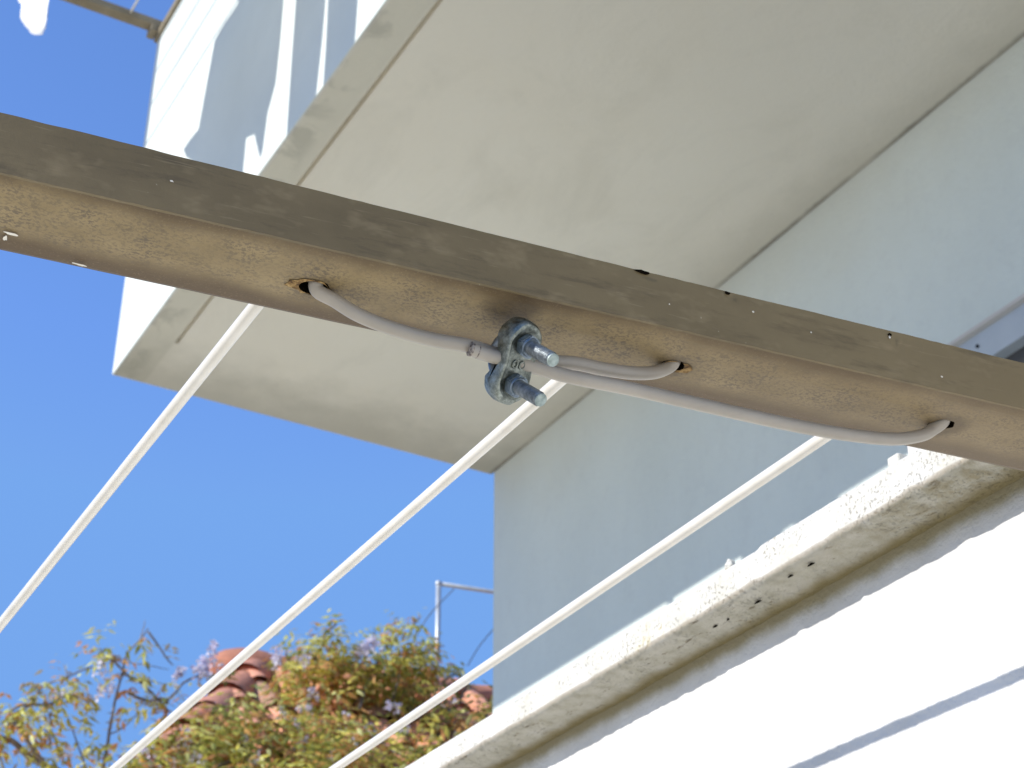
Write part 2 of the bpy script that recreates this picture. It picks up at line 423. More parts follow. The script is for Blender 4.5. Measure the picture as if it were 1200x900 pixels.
mid = [yz(20, -4), yz(21, 3), yz(25, 4.5), yz(27, 9), yz(26, 14), yz(25.5, 20), yz(29, 31), yz(34, 37), yz(41, 41), yz(49, 39.5), yz(55, 34), yz(57.5, 22), yz(58.5, 6), yz(58, -3),
       (3.295, 3.10), (3.29, 3.30), (3.28, 3.50), (3.26, 3.775), (3.41, 3.783), (3.43, 3.60), (3.53, 3.61), (3.60, 3.60), (3.63, 3.45), (3.655, 3.33)]
laundry('hanging_laundry', 'white garment with a rounded dangling corner at the top left of the sky', mid, X2, CLOTH, .004)
SUN = Vector((1, .004, -.634)); SUN.normalize()
def cast(poly_px, x):          # where cloth on the line at x must hang to shade these spots of the parapet face
    out = []
    for (u, v) in poly_px:
        p = on(u, v, 0, XB-.003); q = p-SUN*((XB-.003-x)/SUN.x); out.append((q.y, q.z))
    return out
z1 = lambda *a: [(u/2.647, v/2.647) for u, v in a]
pa = cast(z1((740, 500), (790, 415), (800, 455), (808, 485), (815, 460), (830, 350), (855, 260), (870, 120), (880, 0)), X2)
pa[0] = (3.286, pa[0][1]+.06)
laundry('hanging_laundry', 'white shirt with a pointed tail on the third upper clothesline', [(3.255, 3.775), (3.275, 3.5), (3.285, 3.25)]+pa+[(3.09, 3.5), (3.09, 3.775)], X2, CLOTH, .003)
pb = cast(z1((905, 180), (890, 410), (887, 470), (930, 420), (980, 300), (1000, 120), (1010, 0)), X2)
laundry('hanging_laundry', 'narrow white towel on the third upper clothesline', [(2.985, 3.775), (2.99, 3.4)]+pb+[(2.81, 3.5), (2.81, 3.775)], X2, CLOTH, .003)
pc = cast(z1((1015, 60), (1010, 160), (1003, 260), (1000, 330), (1060, 260), (1100, 140), (1110, 0)), X2)
laundry('hanging_laundry', 'white pillowcase on the third upper clothesline, nearest the viewer', [(2.785, 3.775), (2.787, 3.2)]+pc+[(2.62, 3.5), (2.62, 3.775)], X2, CLOTH, .003)

# ------------------------------------------------------------------ our parapet wall with its coping
XP = .554; XC = .523; ZT = .3875; ZB = .3677
pw = empty('parapet_wall', (XP, 1.0, -GROUND), 'sunlit white roughcast parapet wall under a weathered coping', 'wall')
def ysamples():
    ys = []; y = -2.5
    while y < 4.0:
        ys.append(y); y += .0035 if .38 < y < 1.30 else (.02 if 1.30 <= y < 2 or .1 < y <= .38 else .12)
    return ys+[4.0]
ys = ysamples()
vs = []; fs = []
zs = [-.95+.05*i for i in range(20)]+[.05+.02*i for i in range(6)]+[.17+.0045*i for i in range(45)]
nzv = len(zs)
for y in ys:
    for z in zs: vs.append((XP+.0006*nz(y, z, 0, 190)+.0002*nz(y, z, 4, 25), y, z))
for i in range(len(ys)-1):
    for j in range(nzv-1): fs.append((i*nzv+j, i*nzv+j+1, (i+1)*nzv+j+1, (i+1)*nzv+j))
o = len(vs)
vs += [(XP+.1, -2.5, -.95), (XP+.1, -2.5, .3675), (XP+.1, 4, -.95), (XP+.1, 4, .3675)]
fs += [(o, o+2, o+3, o+1)]
# end faces
L = (len(ys)-1)*nzv
fs += [tuple([o, o+1]+[j for j in range(nzv-1, -1, -1)]), tuple([o+3, o+2]+[L+j for j in range(nzv)])]
from_py('wall_face', vs, fs, ROUGH, pw, True)
# lower storey under the parapet
bm = bmesh.new(); box(bm, (XP+.02, -2.5, -GROUND), (XP+.12, 4.0, -.952)); box(bm, (XP+.12, -2.5, -.85), (XW-.001, 4.0, -.64))
from_bm('lower_wall', bm, WHITE, pw)
def cop_profile(y):
    """profile points (x, z) from the inside top over the outer face to the inner underside"""
    top = ZT+(.0012 if y < .74*XC/.55*1.08 else 0)+(.0014 if y < .655 else 0)
    e = .0002*nz(y, 0, 0, 45)+.0005*nz(y, 2, 0, 190)
    b = .0003*nz(y, 7, 0, 28)+.0007*nz(y, 5, 0, 140)
    chip = max(0, nz(y, 9, 0, 40)-.34)*.010
    pts = [(.70, ZT-.003), (.64, top-.001), (.58, top), (.545, top), (XC+.006, top), (XC+.0022, top-.0004+e*.4), (XC+.0004+e*.3, top-.0022+e*.3)]
    for k in range(1, 8):
        t = k/8; z = top-.002-(top-.002-ZB-.002)*t
        pts.append((XC+.0005*nz(y, z*1.0, 3, 110)+.0009*nz(y, z, 8, 35), z))
    pts += [(XC+.0002+chip*.5, ZB+.0022+b*.6+chip*.6), (XC+.0020+chip, ZB+.0006+b+chip*.4), (XC+.0045+chip, ZB+b*.8)]
    for k in range(1, 7):
        x = XC+.0045+(XP+.004-XC-.0045)*k/6
        pts.append((x, ZB+.0008*nz(x, y, 0, 90)+.0006*nz(x, y, 6, 30)-(.0012*k/6)))
    pts += [(.70, ZB-.0002)]
    return pts
vs = []; fs = []
for y in ys: 
    pr = cop_profile(y); npf = len(pr)
    for (x, z) in pr: vs.append((x, y, z))
for i in range(len(ys)-1):
    for j in range(npf-1): fs.append((i*npf+j, i*npf+j+1, (i+1)*npf+j+1, (i+1)*npf+j))
    fs.append((i*npf+npf-1, i*npf, (i+1)*npf, (i+1)*npf+npf-1))
L = (len(ys)-1)*npf; fs += [tuple(range(npf)), tuple(range(L+npf-1, L-1, -1))]
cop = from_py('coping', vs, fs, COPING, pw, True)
# small lumps and pits of the coping
def lump(name, c, s, mat, parent, seed):
    bm = bmesh.new(); bmesh.ops.create_icosphere(bm, subdivisions=3, radius=1)
    for v in bm.verts:
        n = 1+.25*nz(v.co.x+seed, v.co.y, v.co.z, 1.7)
        v.co = Vector((c[0]+v.co.x*s[0]*n, c[1]+v.co.y*s[1]*n, c[2]+v.co.z*s[2]*n))
    return from_bm(name, bm, mat, parent, True)
p = on(856, 664, 0, XC+.004); lump('mortar_lump', (p.x, p.y, p.z), (.003, .0028, .0042), COPING, pw, 1)
# stub of an old bracket standing on the coping, next to the rack bar
tab = empty('bracket_stub', (XC+.01, on(1046, 540, 0, XC+.006).y, ZT), 'small white painted stub standing on the coping just behind the rack bar', 'stub')
y0 = on(1038.5, 535, 0, XC+.008).y; y1 = on(1051, 535, 0, XC+.008).y
bm = bmesh.new(); box(bm, (XC+.008, y1-.001, ZT-.002), (XC+.020, y0, ZT+.0115), .0012); from_bm('post', bm, COPING, tab, True)
bm = bmesh.new(); box(bm, (XC+.0205, y1-.004, ZT-.002), (XC+.034, y0-.002, ZT+.022), .0008); from_bm('plate', bm, LINTEL, tab)
# drip pits under the coping edge
for (u, v, s) in ((950, 658, .75), (926, 672, .6), (888, 702, .8), (853, 723, .4), (838, 731, .6)):
    p = on(u, v, 2, ZB+.0004)
    bm = bmesh.new()
    n = 10
    ring = [bm.verts.new((p.x+.0010*s*math.cos(k/n*6.283)*(1+.3*rnd.random()), p.y+.0034*s*math.sin(k/n*6.283)*(1+.3*rnd.random()), ZB-.0013)) for k in range(n)]
    top = bm.verts.new((p.x, p.y, ZB-.0002))
    bm.faces.new(ring)
    for k in range(n): bm.faces.new((ring[k], ring[(k+1) % n], top))
    from_bm('pit', bm, DARK, pw)

# ------------------------------------------------------------------ the rack bar
BX = Vector((1, -.126, 0)).normalized(); BN = Vector((.126, 1, 0)).normalized()
B0 = Vector((.0788, .468, .3418)); BW = .0479; BH = .0208
def bar_pt(x, n, z):                     # x along world X
    t = (x-B0.x-BN.x*n)/BX.x
    p = B0+BX*t+BN*n; p.z = B0.z+z; return p
bar = empty('rack_bar', (.54, .43, .342), 'brown speckled metal bar with three holes, crossing in front of the balcony', 'rack bar')
prof = [(0, -.0009), (0, .0205), (.0006, BH), (BW-.001, BH), (BW, BH-.001), (BW, .0035), (BW-.0009, .0012), (BW-.0032, .0003), (BW-.008, 0),
        (BW*.6, -.0004), (BW*.35, -.0003), (.0075, .0003), (.0032, .0010), (.0014, .0010), (.0012, -.0009)]
vs = []; fs = []; mi = []
xs = [-.12+i*.0035 for i in range(193)]
xs = [x for x in xs if x < .5525]+[.5530]
for x in xs:
    for k, (n, z) in enumerate(prof):
        jz = .0002*nz(x, n, z, 70)+.00015*nz(x, k, 0, 260) if k in (1, 2, 0, 14) else 0
        vs.append(bar_pt(x, n+(.00012*nz(x, 3, k, 60)), z*(1.04+.07*max(0, min(1, (.30-x)/.2)) if z > .01 else 1)+jz))
npf = len(prof)
for i in range(len(xs)-1):
    for j in range(npf):
        j2 = (j+1) % npf
        fs.append((i*npf+j, i*npf+j2, (i+1)*npf+j2, (i+1)*npf+j)); mi.append(0 if j in (0, 1, 14) else 1)
L = (len(xs)-1)*npf
fs += [tuple(range(npf-1, -1, -1)), tuple(range(L, L+npf))]; mi += [0, 0]
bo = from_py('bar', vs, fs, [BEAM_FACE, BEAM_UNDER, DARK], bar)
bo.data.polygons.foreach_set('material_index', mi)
bm = bmesh.new(); bm.from_mesh(bo.data); bmesh.ops.recalc_face_normals(bm, faces=bm.faces); bm.to_mesh(bo.data); bm.free()
HOLES = [on(368, 336, 2, .3418), on(789, 427, 2, .3418), on(1106, 496, 2, .3418)]
# real pockets cut into the bar, then baked so no cutter is left behind
cut = bmesh.new()
for k, h in enumerate(HOLES):
    n = 20
    for part in range(1):
        ringb = []; ringt = []
        for q in range(n):
            a = 2*math.pi*q/n; rr = (.0052 if k == 0 else .0040)*(1+.14*nz(math.cos(a)+k*3, math.sin(a), 0, 1.6))
            d = BX*(math.cos(a)*rr*1.15)+BN*(math.sin(a)*rr*.9)
            ringb.append(cut.verts.new(h+d+Vector((0, 0, -.004)))); ringt.append(cut.verts.new(h+d+Vector((0, 0, .013))))
        cut.faces.new(ringb[::-1]); cut.faces.new(ringt)
        for q in range(n):
            q2 = (q+1) % n; cut.faces.new((ringb[q], ringb[q2], ringt[q2], ringt[q]))
bmesh.ops.recalc_face_normals(cut, faces=cut.faces)
cme = bpy.data.meshes.new('cutter'); cut.to_mesh(cme); cut.free()
cme.materials.append(DARK)
co = bpy.data.objects.new('cutter', cme); COL.objects.link(co)
keep = bo.parent; bo.parent = None; bo.location = (0, 0, 0)
md = bo.modifiers.new('holes', 'BOOLEAN'); md.object = co; md.operation = 'DIFFERENCE'; md.solver = 'EXACT'; md.material_mode = 'TRANSFER'
bpy.context.view_layer.update()
dg = bpy.context.evaluated_depsgraph_get()
nm = bpy.data.meshes.new_from_object(bo.evaluated_get(dg))
bo.modifiers.clear(); bo.data = nm; bo.parent = keep; bo.location = -Vector(keep.location)
bpy.data.objects.remove(co)
# rusty rims at the holes, paint chips, screw
def blob(c, ax, ay, nrm, rx, ry, seed, n=14, irr=.3, inner=None):
    vs = []; fs = []
    for q in range(n):
        a = 2*math.pi*q/n; k = 1+irr*nz(math.cos(a)*1.3+seed, math.sin(a)*1.3, seed, 1.5)*1.6
        vs.append(c+ax*math.cos(a)*rx*k+ay*math.sin(a)*ry*k)
    if inner:
        for q in range(n):
            a = 2*math.pi*q/n; vs.append(inner[0]+ax*math.cos(a)*inner[1]+ay*math.sin(a)*inner[2])
        fs = [(q, (q+1) % n, n+(q+1) % n, n+q) for q in range(n)]
    else: fs = [tuple(range(n))]
    return vs, fs
DN = Vector((0, 0, -.00065))
from_py('rusty_rim', *blob(HOLES[0]-BX*.0022+DN, BX, BN, None, .0070, .0046, 3.1, 18, .30, (HOLES[0]+DN, .0055, .0042)), RUST, bar)
from_py('rusty_rim', *blob(HOLES[1]+BX*.0022+DN, BX, BN, None, .0056, .0037, 7.7, 18, .3, (HOLES[1]+DN, .0046, .0035)), RUST, bar)
for (u, v, a, b, s) in ((12, 274, .0022, .0007, 1), (6, 279, .0007, .0016, 2), (92, 310, .0024, .0005, 3)):
    p = on(u, v, 2, .3408); from_py('paint_chip', *blob(p, (BX*.96+BN*.1), BN, None, a, b, s, 12, .5), CHIP, bar)
FN = -BN
for (u, v, rx, rz, mat, nm_) in ((751, 319, .0030, .0010, DARK, 'dent'), (852, 344, .0012, .0008, DARK, 'dent'), (1042, 393, .0010, .0008, DARK, 'dent'),
                            (1042, 395.5, .0005, .0006, CHIP, 'paint_chip'), (784, 357, .0003, .0003, CHIP, 'paint_chip'),
                            (201, 213, .0006, .0004, CHIP, 'paint_chip'), (882, 366, .0005, .0004, CHIP, 'paint_chip'), (1103, 442, .0005, .0004, CHIP, 'paint_chip'),
                            (950, 390, .0003, .0003, CHIP, 'paint_chip')):
    # intersection of the sight line with the near face
    r = ray(u, v); d = (B0.dot(BN))/(r.dot(BN)); p = r*d-BN*.0004
    vs, fs = blob(p, BX, Vector((0, 0, 1)), None, rx, rz, u*.37, 12, .4)
    from_py(nm_, vs, fs, mat, bar)

# ------------------------------------------------------------------ the cords
HP = Vector((.194, .479, 0))                 # plane under the middle of the bar
def hang(u, v, off=0.0):
    n = BN; c = HP.dot(n)-off; r = ray(u, v); return r*(c/r.dot(n))
RC = .00262
ZL = .3535
def line_pts(u0, v0, u1, v1):
    """a run parallel to the wall: from the far side of the bar out over the courtyard"""
    a = on(u0, v0, 2, ZL); b = on(u1, v1, 2, ZL)
    d = (b-a)/(b.y-a.y)
    y0 = HP.y+.0262-.13*(a.x-.194)
    return a+d*(y0-.006-a.y), a+d*(2.15-a.y)
L1 = line_pts(297, 362, 0, 733); L2 = line_pts(648, 453, 136, 899); L3 = line_pts(966, 512, 398, 897)
def inner(h, q): return [h+Vector((0, 0, .0050)), h+Vector((-.0016, .006, .0095)), Vector((q.x+.001, q.y-.004, q.z-.0006))]
def line_obj(Lx, root):
    a, b = Lx; n = 90; pts = []
    for k in range(n+1):
        t = k/n; p = a.lerp(b, t); p += Vector((nz(p.y, a.x*9, 0, 14), 0, nz(p.y, a.x*9, 3, 14)))*.00007*min(1, t*8); pts.append(p)
    return from_py('line', *tube(pts, RC, 20), PVC, root, True)
ca = empty('clothesline_cord', tuple(HOLES[0]), 'white cord looped from left hole to middle hole, running out as the two left clotheslines', 'cord')
cb = empty('clothesline_cord', tuple(HOLES[2]), 'white cord from its cut end at the clip to the right hole and right clothesline', 'cord')
line_obj(L1, ca); line_obj(L2, ca); line_obj(L3, cb)
# clip frame
bax = (Vector((0, 0, -1))*.68+Vector((.20, -.73, 0))).normalized()
kax = Vector((1, -.126, -.035)).normalized()
cax = (kax-bax*kax.dot(bax)).normalized(); sax = cax.cross(bax).normalized()
kb = (bax-kax*bax.dot(kax)).normalized()      # stacking direction of the two cords
if sax.z > 0: sax = -sax                     # s points down
C0 = hang(598, 421, .0045)
up_ = Vector((0, 0, 1))
def under(h): return h+Vector((0, 0, .0045))
A = [L1[0], under(HOLES[0])+Vector((-.001, .012, .006)), under(HOLES[0]), HOLES[0]+Vector((.0012, -.0002, -.0012)), hang(392, 352, 0), hang(420, 369, .001), hang(460, 385, .0025), hang(505, 397.5, .004), hang(550, 405.5, .0045)]
Cc = C0-kb*RC*1.05
A += [Cc-kax*.004, Cc+kax*.006, hang(668, 425, .003), hang(705, 432, .0025), hang(740, 437, .002), hang(765, 436.5, .001), hang(781, 431.5, 0), HOLES[1]+Vector((.0001, 0, .001)), under(HOLES[1]), under(HOLES[1])+Vector((-.002, .012, .006)), L2[0]]
A[9] = Cc-kax*.004; A[10] = Cc+kax*.006
from_py('loop', *tube(spline(A, 10), RC, 20), PVC_SHADED, ca, True)
Dc = C0+kb*RC*1.0
Bp = [Dc-kax*.0163-sax*.0006, Dc-kax*.010, Dc-kax*.002, Dc+kax*.005, hang(668, 441.5, .006), hang(740, 456, .005), hang(820, 474, .005), hang(900, 492, .004), hang(960, 504, .003), hang(1010, 511.5, .002), hang(1050, 514.5, .001), hang(1080, 510, 0), hang(1094, 502.5, 0), HOLES[2]+Vector((-.0003, 0, .0008)), under(HOLES[2]), under(HOLES[2])+Vector((-.002, .012, .006)), L3[0]]
bp = spline(Bp, 10)
from_py('loop', *tube(bp, RC, 20), PVC_SHADED, cb, True)
# dark taped cut end
t0 = (bp[1]-bp[0]).normalized()
from_py('cut_end', *tube([bp[0]-t0*.0003, bp[0]+t0*.0007], RC*1.03, 20), CUT, cb, True)
ring = [bp[0]+t0*.0026, bp[0]+t0*.0030]
from_py('mark', *tube(ring, RC*1.012, 20), CUT, cb, True)

# ------------------------------------------------------------------ the wire rope clip
CH = .0074; RR = .0026
clip = empty('wire_rope_clip', tuple(C0), 'grey zinc wire rope clip with two threaded bolts clamping the white cords under the bar', 'cable clip')
def CP(s, b, c): return C0+sax*s+bax*b+cax*c
# saddle: stadium outline with raised cheeks, cast and slightly lumpy
def saddle():
    bm = bmesh.new()
    out = []
    for q in range(48):
        a = 2*math.pi*q/48
        w = .0074; l = CH
        s = math.copysign(l, math.sin(a))+w*math.sin(a)*1.12
        if abs(math.sin(a)) < .02: s = w*math.sin(a)
        c = w*math.cos(a)*(1.0 if abs(s) > .004 else .86)
        out.append((s, c))
    out.sort(key=lambda p: math.atan2(p[0], p[1]))
    layers = [(-.0024, .93), (-.0018, .99), (.0010, 1.02), (.0052, 1.0), (.0063, .95), (.0067, .86)]
    rings = []
    for (b, k) in layers:
        r_ = []
        for (s, c) in out:
            n = .00022*nz(s*400, c*400, b*400, 1.0)
            # the cheeks stay, the middle of the underside opens for the cords
            bb = b
            if b < 0 and abs(s) < .0042: bb = .0030
            r_.append(bm.verts.new(CP(s*k+n, bb+n, c*k+n)))
        rings.append(r_)
    for i in range(len(rings)-1):
        for q in range(len(out)):
            q2 = (q+1) % len(out); bm.faces.new((rings[i][q], rings[i][q2], rings[i+1][q2], rings[i+1][q]))
    # recessed top: rim, then a lower floor
    floor = [bm.verts.new(CP(s*.74, .0056, c*.70)) for (s, c) in out]
    for q in range(len(out)):
        q2 = (q+1) % len(out); bm.faces.new((rings[-1][q], rings[-1][q2], floor[q2], floor[q]))
    bm.faces.new(floor); bm.faces.new(rings[0][::-1])
    bmesh.ops.recalc_face_normals(bm, faces=bm.faces)
    bmesh.ops.triangulate(bm, faces=[f for f in bm.faces if len(f.verts) > 4])
    return bm
o = from_bm('saddle', saddle(), CAST, clip); 
for p_ in o.data.polygons: p_.use_smooth = True
b_ = o.modifiers.new('bev', 'BEVEL'); b_.width = .0003; b_.segments = 2; b_.limit_method = 'ANGLE'; b_.angle_limit = R(35)
# embossed rings in the middle
bg = Bag()
for dc in (-.0016, .0014):
    pts = []
    for q in range(17):
        a = 2*math.pi*q/16; pts.append(CP(.0003+.0014*math.sin(a), .0060, dc+.0010*math.cos(a)))
    bg.add(tube(pts, .00032, 8, False))
bg.build('embossing', CAST, clip, True)
# U bolt: one bent rod
def ubolt():
    pts = [CP(-CH, .0242, 0)]
    for k in range(1, 30): pts.append(CP(-CH, .0242-.0255*k/29, 0))
    for k in range(1, 14):
        a = math.pi*k/14; pts.append(CP(-CH*math.cos(a), -.0013-CH*1.15*math.sin(a), 0))
    for k in range(0, 30): pts.append(CP(CH, -.0013+.0255*k/29, 0))
    rr = []
    for i, p in enumerate(pts):
        b = (p-C0).dot(bax); rr.append(RR)
    rr[0] = RR*.84; rr[-1] = RR*.84
    return pts, rr
up, ur = ubolt()
o = from_py('u_bolt', *tube(up, ur, 20), BOLT, clip, True)
# thread ridges: a helix on each leg
for s in (-CH, CH):
    pts = []; turns = 17; n = 14
    for k in range(turns*n+1):
        a = 2*math.pi*k/n; b = .0105+.0130*k/(turns*n)
        pts.append(CP(s+math.cos(a)*RR*.985, b, math.sin(a)*RR*.985))
    tv = from_py('thread', *tube(pts, .00024, 5), BOLT, o, True)
    tv.location = (0, 0, 0)
    # bright cut tip
    tp = from_py('bolt_tip', *tube([CP(s, .0241, 0), CP(s, .0246, 0), CP(s, .02485, 0)], [RR*.93, RR*.93, RR*.72], 20), TIP, o); tp.location = (0, 0, 0)
    # nut with washer face
    bg = Bag(); ring6 = lambda b, rr: [CP(s+rr*math.sin(a*math.pi/3+.35), b, rr*math.cos(a*math.pi/3+.35)) for a in range(6)]
    bm = bmesh.new(); b0 = .0064; hgt = .0032; RH = .0046
    v0 = [bm.verts.new(p) for p in ring6(b0, RH)]; v1 = [bm.verts.new(p) for p in ring6(b0+hgt, RH)]
    bm.faces.new(v0); bm.faces.new(v1)
    for q in range(6): bm.faces.new((v0[q], v0[(q+1) % 6], v1[(q+1) % 6], v1[q]))
    bmesh.ops.recalc_face_normals(bm, faces=bm.faces)
    bmesh.ops.bevel(bm, geom=bm.edges[:], offset=.00045, segments=2, affect='EDGES')
    nut = from_bm('nut', bm, NUT, clip)
    wv = from_py('washer_face', *tube([CP(s, b0+hgt-.0001, 0), CP(s, b0+hgt+.0005, 0)], [.0036, .0033], 24), NUT, nut); wv.location = (0, 0, 0)

# second bar far out, where the three lines end (below the frame)
bar2 = empty('rack_bar', (.54, 2.15, .342), 'plain brown metal bar at the far end of the three clotheslines', 'rack bar')
bm = bmesh.new(); box(bm, (.05, 2.13, .342), (.5535, 2.178, .3625), .001); from_bm('bar', bm, BEAM_FACE, bar2)

# ------------------------------------------------------------------ neighbour house roof
nh = empty('neighbour_house', (4.5, 9.0, -GROUND), 'neighbouring house with an old terracotta barrel tile roof half buried in wisteria', 'house')
RP = Vector((3.443, 9.0, 3.684)); SL = .85; HX = .72
def ridge_z(x): return RP.z+(x-RP.x)*.058
def front(x, d):            # d: plan distance in front of the ridge
    return Vector((x, RP.y-d, ridge_z(x)-SL*d))
PT = .21; CS = .36
bg = Bag()
nx = 0
x = RP.x-2.2
tl = Vector((0, -1, -SL)).normalized(); nrm = Vector((0, -SL, 1)).normalized()
maxd = 2.1
col_i = 0
while x < 10.5:
    for c in range(7):
        d0 = c*CS/1.31; d1 = d0+CS/1.31*1.1
        if x+PT/2 < RP.x-HX*d0-.02: continue
        cc = rnd.random()
        col = (.56+.16*cc, .24+.10*cc, .14+.08*cc) if rnd.random() < .8 else (.38, .22, .15)
        col = tuple(v*1.35 for v in col)
        jit = rnd.uniform(-.008, .008)
        # convex cover tile
        def fn(a, b):
            ang = math.pi*a; r_ = .066+.010*b
            p = front(x+jit-math.cos(ang)*r_, d0+(d1-d0)*b)
            return p+nrm*(math.sin(ang)*r_*.85+.020+.026*b)
        bg.add(grid(fn, 8, 2), col)
        # pan tile between
        def fn2(a, b):
            xx = x+PT/2+(a-.5)*.16
            return front(xx, d0+(d1-d0)*b)+nrm*(.022*(2*a-1)**2+.012*b)
        bg.add(grid(fn2, 4, 1), tuple(v*.75 for v in col))
    x += PT
# left hip face
def hipf(a, b):
    d = maxd*b; q = Vector((RP.x-HX*d, RP.y-d+ (a)*(2*d), RP.z-SL*d)); return q+Vector((0, 0, .02))
bg.add(grid(hipf, 6, 6), (.42, .20, .12))
def backf(a, b):
    return Vector((RP.x+(7*a)-(HX*maxd*b)*(1-a), RP.y+maxd*b, ridge_z(RP.x+7*a)-SL*maxd*b))
bg.add(grid(backf, 6, 3), (.42, .20, .12))
def undf(a, b):
    return Vector((RP.x+7*a-(HX*maxd*b)*(1-a), RP.y-maxd*b, ridge_z(RP.x+7*a)-SL*maxd*b-.01))
bg.add(grid(undf, 6, 3), (.35, .18, .11))
bg.build('roof', TERRA, nh, True)
# ridge and hip caps: overlapping half rounds
bg = Bag()
def caprow(a, b, n, r0=.10):
    d = (b-a)/n; ax = d.normalized(); side = ax.cross(Vector((0, 0, 1))).normalized(); u = side.cross(ax)
    for k in range(n):
        cc = rnd.random(); col = (.64+.1*cc, .28+.06*cc, .18+.05*cc)
        j = rnd.uniform(-.01, .01)
        def fn(s, t):
            an = math.pi*1.15*s-.24; r_ = r0*(1.12-.2*t)
            return a+d*(k+t*1.12)+side*math.cos(an)*r_+u*(math.sin(an)*r_+j+.015*(1-t))
        bg.add(grid(fn, 10, 3), tuple(v*.9 for v in col))
caprow(Vector((10.3, 9, ridge_z(10.3))), RP+Vector((-.02, 0, 0)), 20, .088)
caprow(RP+Vector((-HX*maxd, -maxd, -SL*maxd)), RP+Vector((.06, .06, .03)), 8, .105)
bg.build('ridge_cap', TERRA, nh, True)
# rounded mortar-bedded end knob where hip and ridge meet
bm = bmesh.new(); bmesh.ops.create_uvsphere(bm, u_segments=20, v_segments=12, radius=1)
for v in bm.verts: v.co = RP+Vector((-.03+v.co.x*.27, v.co.y*.16, -.02+v.co.z*.13))
o = from_bm('hip_end_cap', bm, TERRA, nh, True)
at = o.data.color_attributes.new('tint', 'FLOAT_COLOR', 'CORNER'); at.data.foreach_set('color', [.56, .24, .15, 1.0]*len(at.data))
bm = bmesh.new(); box(bm, (RP.x-1.0, RP.y-1.5, -GROUND), (10.2, RP.y+1.5, RP.z-SL*1.5-.08)); from_bm('wall', bm, PLASTER, nh)

# metal pipe frame behind the house corner
pf = empty('pipe_frame', tuple(on(512, 812, 1, 8.9)), 'grey galvanised pipe with a right-angle top rail standing on the tiled roof', 'pipe')
a = on(511.5, 830, 1, 8.9); b = on(514, 684, 1, 8.9)
from_py('upright', *tube([a, b], .0165, 10), PIPE, pf, True)
c = on(574, 693, 1, 8.9); c = b+(c-b)*4
from_py('top_rail', *tube([b, c], .0135, 10), PIPE, pf, True)
bm = bmesh.new(); bmesh.ops.create_uvsphere(bm, u_segments=12, v_segments=8, radius=.022, matrix=Matrix.Translation(b)); from_bm('elbow', bm, PIPE, pf, True)
for (q, lab) in ((((548, 780), (562, 757), (580, 735)), 'thin sagging wire between the pipe rail and the house corner'), (((532, 690), (500, 725), (470, 778)), 'thin wire running down left from the pipe top')):
    o = from_py('wire', *tube(spline([on(u, v, 1, 8.85) for u, v in q], 5), .0035, 5), WIRE, None, True)
    tag(o, lab, 'wire')

# ------------------------------------------------------------------ wisteria
def leaf(c, ax, up, L, W, fold=.15):
    side = ax.cross(up).normalized(); n = side.cross(ax)
    pts = [c, c+ax*L*.35+side*W*.5-n*W*fold, c+ax*L-n*L*.12, c+ax*L*.35-side*W*.5-n*W*fold, c+ax*L*.4]
    return pts, [(0, 1, 4), (1, 2, 4), (2, 3, 4), (3, 0, 4)]
def rv(r_=rnd):
    while True:
        v = Vector((r_.uniform(-1, 1), r_.uniform(-1, 1), r_.uniform(-1, 1)))
        if .1 < v.length < 1: return v.normalized()
GREENS = [tuple(min(.8, c*3.1*k_) for c, k_ in zip(g, (1.08, .97, .85))) for g in [(.20, .20, .045), (.26, .24, .06), (.15, .165, .04), (.32, .27, .08), (.24, .15, .06), (.20, .11, .05), (.36, .33, .12), (.11, .13, .035)]]
def pinnate(bag, base, d, L, npair, lw, palette):
    """a compound leaf: pairs of drooping leaflets along a bending stalk"""
    p = base.copy(); v = d.normalized(); col0 = rnd.choice(palette)
    st = L/npair
    for k in range(npair+1):
        side = v.cross(Vector((0, 0, 1)))
        if side.length < .1: side = Vector((1, 0, 0))
        side.normalize()
        k2 = rnd.uniform(.7, 1.25); col = tuple(c*k2 for c in (col0 if rnd.random() < .7 else rnd.choice(palette)))
        for s in ((-1, 1) if k < npair else (0,)):
            ax = (side*s*.9+v*.55+Vector((0, 0, -.45))+rv()*.25).normalized()
            bag.add(leaf(p, ax, (Vector((0, 0, 1))+rv()*.5).normalized(), lw*rnd.uniform(.8, 1.25), lw*.42), col)
        p = p+v*st; v = (v+Vector((0, 0, -.22))).normalized()
def raceme(c, L, n, r0, top=False):
    bg = Bag()
    for k in range(n):
        t = rnd.random(); r_ = r0*(1-.7*t)
        p = c+Vector((max(-1.3, min(1.3, rnd.gauss(0, 1)))*r_*.45, max(-1.3, min(1.3, rnd.gauss(0, 1)))*r_*.45, (-L*t if not top else L*(t-.5))))
        w = rnd.random(); col = (.66+.2*w, .60+.24*w, .76+.14*w)
        bg.add(leaf(p, rv(), rv(), .026, .024, .3), col)
    return bg
def branch(bag, pts, r0, r1):
    P = spline(pts, 6); n = len(P)
    P = [p+Vector((nz(p.x, p.y, p.z, 6), nz(p.y, p.z, p.x, 6), nz(p.z, p.x, p.y, 6)))*.018 for p in P]
    bag.add(tube(P, [r0+(r1-r0)*i/(n-1) for i in range(n)], 6)); return P
